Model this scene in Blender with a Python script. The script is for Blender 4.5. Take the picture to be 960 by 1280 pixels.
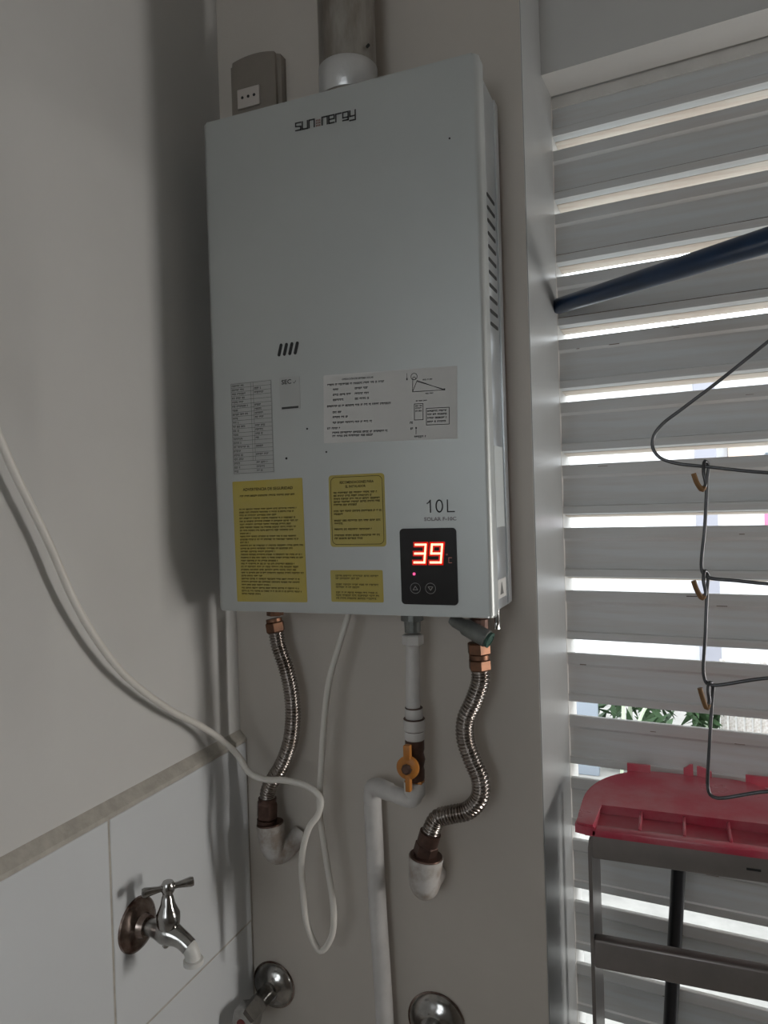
import bpy, bmesh, math, random
from mathutils import Vector, Matrix, Euler

random.seed(7)
S = bpy.context.scene
COL = S.collection
for o in list(bpy.data.objects):
    bpy.data.objects.remove(o, do_unlink=True)

# ------------------------------------------------------------------ camera
cam_d = bpy.data.cameras.new('camera')
cam = bpy.data.objects.new('camera', cam_d)
COL.objects.link(cam)
YAW, PITCH, ROLL, FPX = 0.38039, -0.01027, 0.03131, 920.0
rot = (Matrix.Rotation(YAW, 3, 'Z') @ Matrix.Rotation(PITCH, 3, 'X') @ Matrix.Rotation(ROLL, 3, 'Y')
       @ Matrix.Rotation(math.pi / 2, 3, 'X'))
cam.matrix_world = Matrix.Translation((0.52786, -0.86967, 0.12418)) @ rot.to_4x4()
cam_d.sensor_fit = 'VERTICAL'
cam_d.sensor_height = 36.0
cam_d.lens = FPX / 1280.0 * 36.0
cam_d.clip_start = 0.01
S.camera = cam

# ------------------------------------------------------------------ world: plain overcast daylight
W = bpy.data.worlds.new('overcast_sky')
S.world = W
W.use_nodes = True
bg = W.node_tree.nodes['Background']
bg.inputs[0].default_value = (0.90, 0.96, 1.0, 1)
bg.inputs[1].default_value = 4.6

# unseen area light added at the far right to throw the heater's shadow
ld_ = bpy.data.lights.new('added_side_light', 'AREA'); ld_.shape = 'RECTANGLE'; ld_.size = 0.10; ld_.size_y = 0.40
ld_.energy = 9.4; ld_.color = (1.0, 0.97, 0.93)
lo_ = bpy.data.objects.new('added_side_light', ld_); COL.objects.link(lo_)
lo_.location = (1.62, 0.045, -0.155); lo_.rotation_euler = (math.pi / 2, 0, math.pi / 2)

S.view_settings.view_transform = 'Standard'
S.view_settings.look = 'None'
S.view_settings.gamma = 1.0
S.view_settings.use_curve_mapping = False
S.view_settings.exposure = -0.22

# ------------------------------------------------------------------ materials
MATS = {}
def mat(name, col, rough=0.5, metal=0.0, var=0.0, vscale=20.0, col2=None, bump=0.0, bscale=120.0,
        coat=0.0, emit=None, estr=1.0, spec=None, stretch=None, trans=0.0, rvar=0.0):
    m = bpy.data.materials.new(name); MATS[name] = m
    m.use_nodes = True
    nt = m.node_tree; b = nt.nodes['Principled BSDF']
    b.inputs['Base Color'].default_value = (*col, 1)
    b.inputs['Roughness'].default_value = rough
    b.inputs['Metallic'].default_value = metal
    if spec is not None: b.inputs['Specular IOR Level'].default_value = spec
    if coat: b.inputs['Coat Weight'].default_value = coat
    if trans: b.inputs['Transmission Weight'].default_value = trans
    if emit:
        b.inputs['Emission Color'].default_value = (*emit, 1)
        b.inputs['Emission Strength'].default_value = estr
    if var or bump or rvar:
        tc = nt.nodes.new('ShaderNodeTexCoord'); mp = nt.nodes.new('ShaderNodeMapping')
        nt.links.new(tc.outputs['Object'], mp.inputs[0])
        if stretch: mp.inputs['Scale'].default_value = stretch
    if var or rvar:
        n = nt.nodes.new('ShaderNodeTexNoise'); n.inputs['Scale'].default_value = vscale
        n.inputs['Detail'].default_value = 6; n.inputs['Roughness'].default_value = 0.62
        nt.links.new(mp.outputs[0], n.inputs['Vector'])
        if var:
            r = nt.nodes.new('ShaderNodeValToRGB')
            c2 = col2 if col2 else tuple(max(0, c * (1 - var)) for c in col)
            r.color_ramp.elements[0].position = 0.36; r.color_ramp.elements[1].position = 0.62
            r.color_ramp.elements[0].color = (*c2, 1); r.color_ramp.elements[1].color = (*col, 1)
            nt.links.new(n.outputs['Fac'], r.inputs[0]); nt.links.new(r.outputs[0], b.inputs['Base Color'])
        if rvar:
            mr = nt.nodes.new('ShaderNodeMapRange')
            mr.inputs['To Min'].default_value = max(0, rough - rvar); mr.inputs['To Max'].default_value = rough + rvar
            nt.links.new(n.outputs['Fac'], mr.inputs[0]); nt.links.new(mr.outputs[0], b.inputs['Roughness'])
    if bump:
        n2 = nt.nodes.new('ShaderNodeTexNoise'); n2.inputs['Scale'].default_value = bscale
        n2.inputs['Detail'].default_value = 4
        nt.links.new(mp.outputs[0], n2.inputs['Vector'])
        bp = nt.nodes.new('ShaderNodeBump'); bp.inputs['Strength'].default_value = bump
        bp.inputs['Distance'].default_value = 0.002
        nt.links.new(n2.outputs['Fac'], bp.inputs['Height']); nt.links.new(bp.outputs[0], b.inputs['Normal'])
    return m

M_wall_back = mat('paint_back', (0.52, 0.475, 0.425), 0.6, var=0.07, vscale=3.5, bump=0.12, bscale=60)
M_wall_left = mat('paint_left', (0.56, 0.55, 0.53), 0.6, var=0.06, vscale=3.0, bump=0.10, bscale=50)
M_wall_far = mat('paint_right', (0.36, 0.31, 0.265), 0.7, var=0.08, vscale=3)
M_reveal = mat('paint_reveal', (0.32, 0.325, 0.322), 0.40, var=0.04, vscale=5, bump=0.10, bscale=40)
M_ceil = mat('paint_ceiling', (0.60, 0.59, 0.57), 0.7)
M_floor = mat('floor_tile', (0.52, 0.48, 0.44), 0.4, var=0.15, vscale=8)
M_tile = mat('wall_tile_glaze', (0.60, 0.615, 0.625), 0.22, var=0.03, vscale=4, bump=0.03, bscale=14)
M_grout = mat('tile_grout', (0.44, 0.41, 0.36), 0.8, var=0.2, vscale=60, bump=0.3, bscale=300)
M_slat = mat('louver_plastic', (0.60, 0.62, 0.625), 0.42, var=0.16, vscale=7, col2=(0.54, 0.52, 0.50), stretch=(0.5, 1, 9), bump=0.04, bscale=30)
M_slat_dirt = mat('louver_dirt', (0.52, 0.43, 0.36), 0.8, var=0.45, vscale=30, col2=(0.62, 0.57, 0.50), stretch=(0.3, 3, 3))
M_grime = mat('grime_line', (0.23, 0.18, 0.15), 0.9, var=0.6, vscale=60, stretch=(.3, 1, 1))
M_frame = mat('window_frame_paint', (0.62, 0.60, 0.57), 0.5, var=0.12, vscale=20, bump=0.2, bscale=120)
M_cover = mat('heater_silver_coat', (0.45, 0.465, 0.455), 0.48, 0.62, var=0.05, vscale=5, rvar=0.03, bump=0.01, bscale=8)
M_body = mat('heater_steel', (0.62, 0.65, 0.67), 0.30, 0.85, var=0.14, vscale=10, rvar=0.08)
M_sticker_foil = mat('foil_sticker', (0.66, 0.70, 0.70), 0.35, 0.35)
M_black = mat('matte_black', (0.012, 0.012, 0.012), 0.7)
M_panel = mat('black_glass', (0.006, 0.005, 0.006), 0.08, spec=0.35, coat=0.3)
M_ink = mat('black_ink', (0.035, 0.035, 0.035), 0.6)
M_inkgrey = mat('grey_ink', (0.12, 0.12, 0.115), 0.6)
M_inkpale = mat('pale_ink', (0.20, 0.17, 0.18), 0.6)
M_inkred = mat('brown_red_ink', (0.22, 0.13, 0.115), 0.6)
M_inkolive = mat('olive_ink', (0.085, 0.070, 0.014), 0.7)
M_paper = mat('white_label_film', (0.56, 0.55, 0.53), 0.5, var=0.03, vscale=20)
M_film = mat('clear_label_film', (0.40, 0.405, 0.395), 0.34, 0.35)
M_yellow = mat('yellow_label', (0.44, 0.345, 0.065), 0.55, var=0.12, vscale=14, col2=(0.41, 0.34, 0.10))
M_seg = mat('lit_segment', (1, 0.3, 0.2), 0.4, emit=(1.0, 0.42, 0.24), estr=3.2)
M_segglow = mat('segment_glow', (0.35, 0.01, 0.005), 0.4, emit=(0.9, 0.008, 0.004), estr=0.55)  # red halo round the digits, painted as emission
M_led = mat('pink_led', (0.8, 0.1, 0.3), 0.3, emit=(1.0, 0.10, 0.30), estr=1.3)
M_unit = mat('dim_unit', (0.35, 0.16, 0.13), 0.5, emit=(0.5, 0.14, 0.10), estr=0.22)
M_btn = mat('button_print', (0.30, 0.29, 0.28), 0.5)
M_chrome = mat('chrome', (0.42, 0.41, 0.395), 0.16, 1.0, var=0.35, vscale=50, rvar=0.08)
M_chrome_old = mat('rusty_chrome', (0.34, 0.28, 0.25), 0.24, 1.0, var=0.6, vscale=45, col2=(0.11, 0.06, 0.045), rvar=0.1)
M_hose = mat('corrugated_steel', (0.40, 0.37, 0.35), 0.24, 1.0, var=0.3, vscale=40, col2=(0.24, 0.205, 0.18))
M_brass = mat('aged_brass', (0.20, 0.10, 0.060), 0.45, 0.85, var=0.4, vscale=60, col2=(0.11, 0.06, 0.04))
M_brass_dark = mat('dark_bronze', (0.12, 0.07, 0.055), 0.45, 0.7, var=0.4, vscale=70)
M_pvc = mat('painted_white_pipe', (0.56, 0.54, 0.52), 0.5, var=0.10, vscale=40, bump=0.15, bscale=160)
M_pvc_dirty = mat('grimy_white_paint', (0.50, 0.48, 0.46), 0.6, var=0.28, vscale=45, col2=(0.30, 0.25, 0.21), bump=0.3, bscale=150)
M_orange = mat('orange_plastic', (0.46, 0.17, 0.022), 0.45, var=0.2, vscale=40)
M_cable = mat('white_cable', (0.66, 0.63, 0.58), 0.42, var=0.05, vscale=20)
M_galv = mat('galvanised_flue', (0.36, 0.34, 0.31), 0.34, 0.85, var=0.4, vscale=10, col2=(0.19, 0.165, 0.145), stretch=(3, 3, 0.8), rvar=0.1)
M_tape = mat('foil_tape', (0.58, 0.58, 0.575), 0.36, 0.6, bump=0.6, bscale=70)
M_boxgrey = mat('outlet_grey', (0.225, 0.195, 0.165), 0.5, 0.1, var=0.1, vscale=20)
M_socket = mat('outlet_white', (0.50, 0.45, 0.41), 0.45)
M_blue = mat('blue_pole_plastic', (0.006, 0.028, 0.075), 0.3, spec=0.3, var=0.25, vscale=25)
M_wire = mat('grey_wire', (0.11, 0.11, 0.115), 0.35, 0.75, var=0.3, vscale=60)
M_ochre = mat('ochre_rubber', (0.22, 0.11, 0.035), 0.6, var=0.2, vscale=90)
M_red = mat('red_plastic', (0.46, 0.035, 0.070), 0.30, var=0.35, vscale=16, col2=(0.47, 0.13, 0.155), rvar=0.08)
M_alu = mat('ladder_grey_metal', (0.25, 0.225, 0.215), 0.38, 0.6, var=0.15, vscale=15)
M_blacktube = mat('black_tube', (0.02, 0.02, 0.022), 0.3, 0.3)
M_green = mat('green_cap', (0.045, 0.11, 0.085), 0.5, var=0.4, vscale=200)
M_greyfit = mat('grey_fitting', (0.20, 0.21, 0.20), 0.42, 0.4, var=0.3, vscale=60)
M_teflon = mat('white_plastic', (0.62, 0.61, 0.58), 0.45, var=0.1, vscale=40)
M_reddot = mat('red_dot', (0.16, 0.02, 0.02), 0.4)
M_out_ground = mat('garden_ground', (0.30, 0.29, 0.27), 0.9, var=0.3, vscale=3)
M_out_wall = mat('neighbour_wall', (0.78, 0.79, 0.80), 0.8, var=0.05, vscale=1)
M_out_beige = mat('neighbour_beige', (0.62, 0.50, 0.42), 0.8)
M_out_post = mat('neighbour_post', (0.30, 0.30, 0.34), 0.8)
M_out_blue = mat('pale_blue_panel', (0.23, 0.26, 0.30), 0.7)
M_out_pink = mat('pink_cloth', (0.55, 0.16, 0.27), 0.8)
M_leaf = mat('leaf_green', (0.05, 0.10, 0.04), 0.6, var=0.4, vscale=12)
M_stalk = mat('pale_stalk', (0.45, 0.52, 0.38), 0.6)
M_glass = mat('dark_window_glass', (0.10, 0.12, 0.14), 0.1)

# ------------------------------------------------------------------ mesh helpers
def box(bm, x0, x1, y0, y1, z0, z1, bev=0.0, seg=2):
    r = bmesh.ops.create_cube(bm, size=1.0)
    vs = r['verts']
    for v in vs:
        v.co = Vector((x0 + (v.co.x + .5) * (x1 - x0), y0 + (v.co.y + .5) * (y1 - y0), z0 + (v.co.z + .5) * (z1 - z0)))
    if bev:
        es = list({e for v in vs for e in v.link_edges})
        bmesh.ops.bevel(bm, geom=es, offset=bev, segments=seg, affect='EDGES', profile=0.5)

def frame_from(axis):
    a = Vector(axis).normalized()
    up = Vector((0, 0, 1)) if abs(a.z) < 0.9 else Vector((1, 0, 0))
    u = up.cross(a).normalized(); v = a.cross(u).normalized()
    return a, u, v

def lathe(bm, prof, org, axis, n=32, flat=None, ring0=0.0):
    """profile [(radius, distance along axis)], closed with caps when radius > 0 at the ends"""
    a, u, v = frame_from(axis); org = Vector(org)
    rings = []
    for r, t in prof:
        c = org + a * t
        if r <= 1e-6:
            rings.append([bm.verts.new(c)])
        else:
            rings.append([bm.verts.new(c + (u * math.cos(k * 2 * math.pi / n + ring0) + v * math.sin(k * 2 * math.pi / n + ring0)) * r) for k in range(n)])
    for A, B in zip(rings, rings[1:]):
        if len(A) == 1 and len(B) == 1: continue
        for k in range(n):
            k2 = (k + 1) % n
            if len(A) == 1: bm.faces.new((A[0], B[k2], B[k]))
            elif len(B) == 1: bm.faces.new((A[k], A[k2], B[0]))
            else: bm.faces.new((A[k], A[k2], B[k2], B[k]))
    if len(rings[0]) > 1: bm.faces.new(list(reversed(rings[0])))
    if len(rings[-1]) > 1: bm.faces.new(rings[-1])

def catmull(pts, step=0.002):
    P = [Vector(p) for p in pts]
    P = [P[0] * 2 - P[1]] + P + [P[-1] * 2 - P[-2]]
    out = []
    for i in range(1, len(P) - 2):
        p0, p1, p2, p3 = P[i - 1:i + 3]
        n = max(2, int((p2 - p1).length / step))
        # centripetal parameterisation
        t0 = 0; t1 = t0 + max(1e-5, (p1 - p0).length) ** .5; t2 = t1 + max(1e-5, (p2 - p1).length) ** .5; t3 = t2 + max(1e-5, (p3 - p2).length) ** .5
        for k in range(n):
            t = t1 + (t2 - t1) * k / n
            A1 = p0 * ((t1 - t) / (t1 - t0)) + p1 * ((t - t0) / (t1 - t0))
            A2 = p1 * ((t2 - t) / (t2 - t1)) + p2 * ((t - t1) / (t2 - t1))
            A3 = p2 * ((t3 - t) / (t3 - t2)) + p3 * ((t - t2) / (t3 - t2))
            B1 = A1 * ((t2 - t) / (t2 - t0)) + A2 * ((t - t0) / (t2 - t0))
            B2 = A2 * ((t3 - t) / (t3 - t1)) + A3 * ((t - t1) / (t3 - t1))
            out.append(B1 * ((t2 - t) / (t2 - t1)) + B2 * ((t - t1) / (t2 - t1)))
    out.append(P[-2].copy())
    return out

def sweep(bm, path, rad, n=12, cap=True):
    """tube along a polyline; rad is a number or a function of arc length"""
    s = 0; prev = None; u = None; rings = []
    N = len(path)
    for i, p in enumerate(path):
        t = (path[min(i + 1, N - 1)] - path[max(i - 1, 0)]).normalized()
        if u is None: _, u, _v = frame_from(t)
        else: u = (u - t * u.dot(t)).normalized()
        v = t.cross(u)
        if prev is not None: s += (p - prev).length
        prev = p
        r = rad(s) if callable(rad) else rad
        rings.append([bm.verts.new(p + (u * math.cos(k * 2 * math.pi / n) + v * math.sin(k * 2 * math.pi / n)) * r) for k in range(n)])
    for A, B in zip(rings, rings[1:]):
        for k in range(n):
            k2 = (k + 1) % n
            bm.faces.new((A[k], A[k2], B[k2], B[k]))
    if cap:
        bm.faces.new(list(reversed(rings[0]))); bm.faces.new(rings[-1])

def resample(path, step):
    out = [path[0]]; acc = 0
    for a, b in zip(path, path[1:]):
        L = (b - a).length
        if L < 1e-9: continue
        d = step - acc
        while d <= L:
            out.append(a + (b - a) * (d / L)); d += step
        acc = (acc + L) % step
    return out

def prism(bm, poly, y0, y1, plane='xz'):
    """extrude a 2-D polygon: plane xz along y, xy along z, yz along x"""
    def P(a, b, c):
        return (a, c, b) if plane == 'xz' else (a, b, c) if plane == 'xy' else (c, a, b)
    A = [bm.verts.new(P(a, b, y0)) for a, b in poly]; B = [bm.verts.new(P(a, b, y1)) for a, b in poly]
    n = len(poly)
    f1 = bm.faces.new(A); f2 = bm.faces.new(list(reversed(B)))
    for k in range(n):
        bm.faces.new((A[k], B[k], B[(k + 1) % n], A[(k + 1) % n]))

def rrect(x0, x1, z0, z1, r, n=6):
    o = []
    for cx, cz, a0 in ((x1 - r, z1 - r, 0), (x0 + r, z1 - r, 90), (x0 + r, z0 + r, 180), (x1 - r, z0 + r, 270)):
        for k in range(n + 1):
            a = math.radians(a0 + 90 * k / n); o.append((cx + r * math.cos(a), cz + r * math.sin(a)))
    return o

def obj(name, bm, m, parent=None, smooth=35, rot=None):
    bmesh.ops.recalc_face_normals(bm, faces=bm.faces[:])
    me = bpy.data.meshes.new(name); bm.to_mesh(me); bm.free()
    if smooth:
        me.polygons.foreach_set('use_smooth', [True] * len(me.polygons))
        me.set_sharp_from_angle(angle=math.radians(smooth))
    me.materials.append(m)
    o = bpy.data.objects.new(name, me); COL.objects.link(o)
    if parent is not None:
        o.parent = parent
        base = parent.get('_base')
        off = Vector(parent['_base']) if base is not None else Vector((0, 0, 0))
        # meshes are written in world coordinates: shift them into the thing's frame
        me.transform(Matrix.Translation(-off))
        o['_base'] = tuple(off)
    else:
        # put the origin at the mesh's own base centre
        xs = [v.co for v in me.vertices]
        c = Vector(((min(v.x for v in xs) + max(v.x for v in xs)) / 2, (min(v.y for v in xs) + max(v.y for v in xs)) / 2, min(v.z for v in xs)))
        me.transform(Matrix.Translation(-c)); o.location = c
        o['_base'] = tuple(c)
    return o

def nb(): return bmesh.new()

def thing(name, label, cat, loc, group=None):
    o = bpy.data.objects.new(name, None); COL.objects.link(o); o.location = loc; o['_base'] = tuple(loc)
    o.empty_display_size = 0.05
    o['label'] = label; o['category'] = cat
    if group: o['group'] = group
    return o
def tag(o, label, cat, group=None):
    o['label'] = label; o['category'] = cat
    if group: o['group'] = group
    return o
def struct(o, label=None, cat=None):
    o['kind'] = 'structure'
    if label: o['label'] = label
    if cat: o['category'] = cat
    return o

FLOOR, CEIL = -1.30, 1.10
XL, XREV, XR, YF = -0.045, 0.370, 1.60, -2.0

# ================================================================== the room
bm = nb(); box(bm, -0.25, XREV, 0.0, 0.25, FLOOR - .1, CEIL + .1); 
struct(obj('wall_back', bm, M_wall_back, smooth=0), 'warm off-white painted back wall that carries the heater', 'wall')
bm = nb(); box(bm, XL - .2, XL, YF - .2, 0.0, FLOOR - .1, CEIL + .1)
wall_left = struct(obj('wall_left', bm, M_wall_left, smooth=0), 'off-white painted side wall with white tiles below', 'wall')
bm = nb()
WY0, WY1, WZ0, WZ1 = -0.010, 0.100, -0.36, 0.05      # unseen opening added in the right wall to hold the side light
box(bm, XR, XR + .1, YF - .2, WY0, FLOOR - .1, CEIL + .1)
box(bm, XR, XR + .1, WY1, 0.3, FLOOR - .1, CEIL + .1)
box(bm, XR, XR + .1, WY0, WY1, FLOOR - .1, WZ0)
box(bm, XR, XR + .1, WY0, WY1, WZ1, CEIL + .1)
struct(obj('wall_right', bm, M_wall_far, smooth=0), 'painted side wall right of the louvre window', 'wall')
bm = nb()
OX0, OX1, OZ0, OZ1 = 0.04, 0.60, -0.12, 0.62          # unseen opening behind the viewer, added and sized for fill light
box(bm, XL, OX0, YF - .12, YF, FLOOR - .1, CEIL + .1)
box(bm, OX1, XR, YF - .12, YF, FLOOR - .1, CEIL + .1)
box(bm, OX0, OX1, YF - .12, YF, OZ1, CEIL + .1)
box(bm, OX0, OX1, YF - .12, YF, FLOOR - .1, OZ0)
struct(obj('wall_front', bm, M_wall_left, smooth=0), 'painted wall with a small added opening behind the viewer', 'wall')
bm = nb(); box(bm, XL - .2, XR + .1, YF - .2, 0.3, FLOOR - .1, FLOOR)
struct(obj('floor', bm, M_floor, smooth=0), 'brown tiled laundry floor', 'floor')
bm = nb(); box(bm, XL - .2, XR + .1, YF - .2, 0.3, CEIL, CEIL + .1)
struct(obj('ceiling', bm, M_ceil, smooth=0), 'off-white painted ceiling', 'ceiling')

# ---- window: frame of direction u (to the right), n (outwards)
WY = -0.0918
WO = Vector((0.370, 0.225, 0.0)); WU = Vector((1, WY, 0)).normalized(); WN = Vector((-WU.y, WU.x, 0))
def win(bm_pts_fn):  # transform helper: local (s, d, z) -> world
    return lambda s, d, z: WO + WU * s + WN * d + Vector((0, 0, z))
wp = win(None)
def wprism(bm, poly, s0, s1):
    """poly in (d, z), extruded along the window"""
    A = [bm.verts.new(wp(s0, d, z)) for d, z in poly]; B = [bm.verts.new(wp(s1, d, z)) for d, z in poly]
    n = len(poly)
    bm.faces.new(A); bm.faces.new(list(reversed(B)))
    for k in range(n): bm.faces.new((A[k], B[k], B[(k + 1) % n], A[(k + 1) % n]))
WL = 1.236
bm = nb(); wprism(bm, [(-0.085, 0.694), (0.005, 0.709), (0.06, 0.709), (0.06, CEIL + .05), (-0.085, CEIL + .05)], 0.0, WL)
struct(obj('wall_lintel', bm, M_wall_left, smooth=0), 'painted lintel set back above the louvre window', 'wall')
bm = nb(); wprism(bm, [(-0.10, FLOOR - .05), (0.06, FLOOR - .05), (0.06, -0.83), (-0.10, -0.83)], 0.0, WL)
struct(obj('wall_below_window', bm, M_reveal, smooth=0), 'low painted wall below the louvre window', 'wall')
# reveal: the painted cheek between back wall and window
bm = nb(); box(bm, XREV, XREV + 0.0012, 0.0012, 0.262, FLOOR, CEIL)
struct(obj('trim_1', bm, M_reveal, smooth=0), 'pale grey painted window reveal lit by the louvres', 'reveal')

window = thing('window_1', 'white plastic louvre window with wide horizontal slats', 'window', tuple(wp(0, 0, -0.83)))
window['kind'] = 'structure'
bm = nb()
wprism(bm, [(0.0, 0.690), (0.05, 0.690), (0.05, 0.7095), (0.0, 0.7088)], 0.0, WL)          # head
obj('head_rail', bm, M_frame, window, smooth=0)
bm = nb(); wprism(bm, [(0.004, 0.684), (0.05, 0.684), (0.05, 0.6905), (0.004, 0.6905)], 0.002, WL)
obj('head_gap', bm, M_grime, window, smooth=0)
bm = nb(); wprism(bm, [(-0.002, FLOOR + .46), (0.05, FLOOR + .46), (0.05, 0.700), (-0.002, 0.700)], 0.0006, 0.0018)
obj('jamb', bm, M_frame, window, smooth=0)
bm = nb(); wprism(bm, [(-0.002, FLOOR + .46), (0.05, FLOOR + .46), (0.05, 0.700), (-0.002, 0.700)], WL - .03, WL)
obj('jamb', bm, M_frame, window, smooth=0)
bm = nb(); wprism(bm, [(-0.01, -0.83), (0.06, -0.83), (0.06, -0.812), (-0.01, -0.805)], 0.0, WL)
obj('sill', bm, M_frame, window, smooth=0)

PITCHZ, GAP = 0.0913, 0.0205
# slat cross-section (d outwards, z up; z = 0 at the lower inner edge)
FH = PITCHZ - GAP
slat_poly = [(0.0, 0.0), (0.0, 0.0105), (0.0035, 0.0115), (0.0040, FH - 0.0195), (0.0012, FH - 0.0165),
             (0.0, FH - 0.0155), (0.0, FH - 0.001), (0.001, FH), (0.006, FH), (0.040, 0.004), (0.040, -0.006), (0.0375, -0.006)]
slat_me = None
base0 = wp(0, 0, -0.83)
rs = random.Random(3)
for i in range(-1, 16):
    ztop_gap = 0.650 - PITCHZ * i          # lower inner edge of slat i
    if slat_me is None:
        bm = nb(); wprism(bm, slat_poly, 0.0018, WL - .028)
        # pale dirt on the outer half of the underside
        o = obj('louver_slat', bm, M_slat, window, smooth=0); slat_me = o.data
        o.location = (0, 0, ztop_gap)
        bm = nb(); wprism(bm, [(0.014, -0.0028), (0.0372, -0.0066), (0.0372, -0.0058), (0.014, -0.0020)], 0.002, WL - .03)
        d = obj('dirt_band', bm, M_slat_dirt, o, smooth=0); dirt_me = d.data
        bm = nb(); wprism(bm, [(0.0002, 0.0102), (0.0034, 0.0112), (0.0034, 0.0124), (0.0012, 0.0112)], 0.002, WL - .03)
        g = obj('grime_line', bm, M_grime, o, smooth=0); grime_me = g.data
    else:
        o = bpy.data.objects.new('louver_slat', slat_me); COL.objects.link(o); o.parent = window; o.location = (0, 0, ztop_gap); o['_base'] = tuple(window['_base'])
        d = bpy.data.objects.new('dirt_band', dirt_me); COL.objects.link(d); d.parent = o
        if i < 4:
            g = bpy.data.objects.new('grime_line', grime_me); COL.objects.link(g); g.parent = o
    # small smudges on the face
    if i >= 3:
        bm = nb()
        for k in range(rs.randint(1, 3)):
            s = rs.uniform(0.01, 0.28); w = rs.uniform(0.004, 0.014); z0 = FH - rs.choice((0.0045, 0.0165, 0.012)); h = rs.uniform(0.0006, 0.0014)
            wprism(bm, [(-0.0003, z0), (0.0006, z0), (0.0006, z0 + h), (-0.0003, z0 + h)], s, s + w)
        obj('smudge', bm, M_grime, o, smooth=0)

# ---- wall tiles on the left wall (each tile a piece of the wall)
bm = nb(); box(bm, XL, XL + 0.0094, YF, -0.0005, FLOOR, -0.1962); obj('tile_bed', bm, M_grout, wall_left, smooth=0)
tile_cache = {}
ycuts = [-0.002, -0.2665] + [-0.2665 - 0.33 * k for k in range(1, 6)]
zcuts = [-0.1965 - 0.249 * k for k in range(0, 5)] + [FLOOR]
for zi in range(len(zcuts) - 1):
    for yi in range(len(ycuts) - 1):
        y1, y0 = ycuts[yi] - .0014, ycuts[yi + 1] + .0014; z1, z0 = zcuts[zi] - .0012, zcuts[zi + 1] + .0012
        if y1 < YF: continue
        key = (round(y1 - y0, 4), round(z1 - z0, 4))
        if key not in tile_cache:
            b = nb(); box(b, 0, 0.010, -(y1 - y0) / 2, (y1 - y0) / 2, -(z1 - z0) / 2, (z1 - z0) / 2, bev=0.0012, seg=2)
            me = bpy.data.meshes.new('tile'); b.to_mesh(me); b.free(); me.materials.append(M_tile); tile_cache[key] = me
        t = bpy.data.objects.new('tile', tile_cache[key]); COL.objects.link(t); t.parent = wall_left
        t.location = Vector((XL + 0.0003 * rs.random(), (y0 + y1) / 2, (z0 + z1) / 2)) - Vector(wall_left['_base'])
bm = nb()
A_ = [bm.verts.new((x, YF, z)) for x, z in ((XL, -.1970), (XL + .0104, -.1970), (XL + .0100, -.1925), (XL + .004, -.1860), (XL, -.1815))]
B_ = [bm.verts.new((v.co.x, -.001, v.co.z)) for v in A_]
bm.faces.new(A_); bm.faces.new(list(reversed(B_)))
for k in range(5): bm.faces.new((A_[k], B_[k], B_[(k + 1) % 5], A_[(k + 1) % 5]))
obj('tile_edge_grout', bm, M_grout, wall_left)

# ================================================================== water heater
HW, HH, YFc = 0.340, 0.597, -0.1053
heater = thing('water_heater', 'silver box gas water heater with red lit display and yellow warning labels', 'water heater', (HW / 2, -0.05, 0.0))
YSEAM = -0.083
# front cover: a pan with rounded vertical edges
bm = nb()
def pan(x0, x1, yf, yb, r, n=8):
    o = [(x0, yb)]
    for k in range(n + 1):
        a = math.radians(180 + 90 * k / n); o.append((x0 + r + r * math.cos(a), yf + r + r * math.sin(a)))
    for k in range(n + 1):
        a = math.radians(270 + 90 * k / n); o.append((x1 - r + r * math.cos(a), yf + r + r * math.sin(a)))
    o.append((x1, yb)); return o
prism(bm, pan(-0.002, HW + 0.004, YFc, YSEAM, 0.0065), 0.0, HH, 'xy')
es = [e for e in bm.edges if abs(e.verts[0].co.z - e.verts[1].co.z) < 1e-6 and min(e.verts[0].co.y, e.verts[1].co.y) < YSEAM - 1e-4]
bmesh.ops.bevel(bm, geom=es, offset=0.0018, segments=2, affect='EDGES')
obj('front_cover', bm, M_cover, heater, smooth=40)
bm = nb(); box(bm, 0.001, HW + 0.002, YSEAM - 0.002, -0.014, 0.004, HH - 0.012, bev=0.0012)
obj('body', bm, M_body, heater)
bm = nb(); box(bm, 0.006, HW - 0.004, -0.016, -0.0005, 0.02, HH - 0.06)
obj('mounting_bracket', bm, M_brass_dark, heater, smooth=0)
# seam line between cover and body
bm = nb(); box(bm, HW + 0.0016, HW + 0.0027, YSEAM - 0.0003, YSEAM + 0.0012, 0.010, HH - 0.02)
obj('seam', bm, M_black, heater, smooth=0)
# rear flange on the visible side and the raised strips
bm = nb(); box(bm, HW + 0.001, HW + 0.0042, -0.030, -0.0145, 0.006, HH - 0.013, bev=0.0008)
obj('side_flange', bm, M_body, heater)
# slots on the right side
for k in range(11):
    z = 0.4610 - k * 0.01415
    bm = nb()
    poly = []
    d = Vector((0.032, 0.0006)).normalized(); nn = Vector((-d.y, d.x)); r = 0.0021
    for s_, c in ((1, (-0.0395, z + 0.0003)), (-1, (-0.0715, z - 0.0003))):
        for q in range(7):
            a = math.radians(-90 + 180 * q / 6); v = (d * math.cos(a) + nn * math.sin(a)) * r * s_
            poly.append((c[0] + v.x, c[1] + v.y))
    prism(bm, poly, HW + 0.0012, HW + 0.0024, 'yz')
    obj('vent_slot', bm, M_black, heater, smooth=0)
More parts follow.
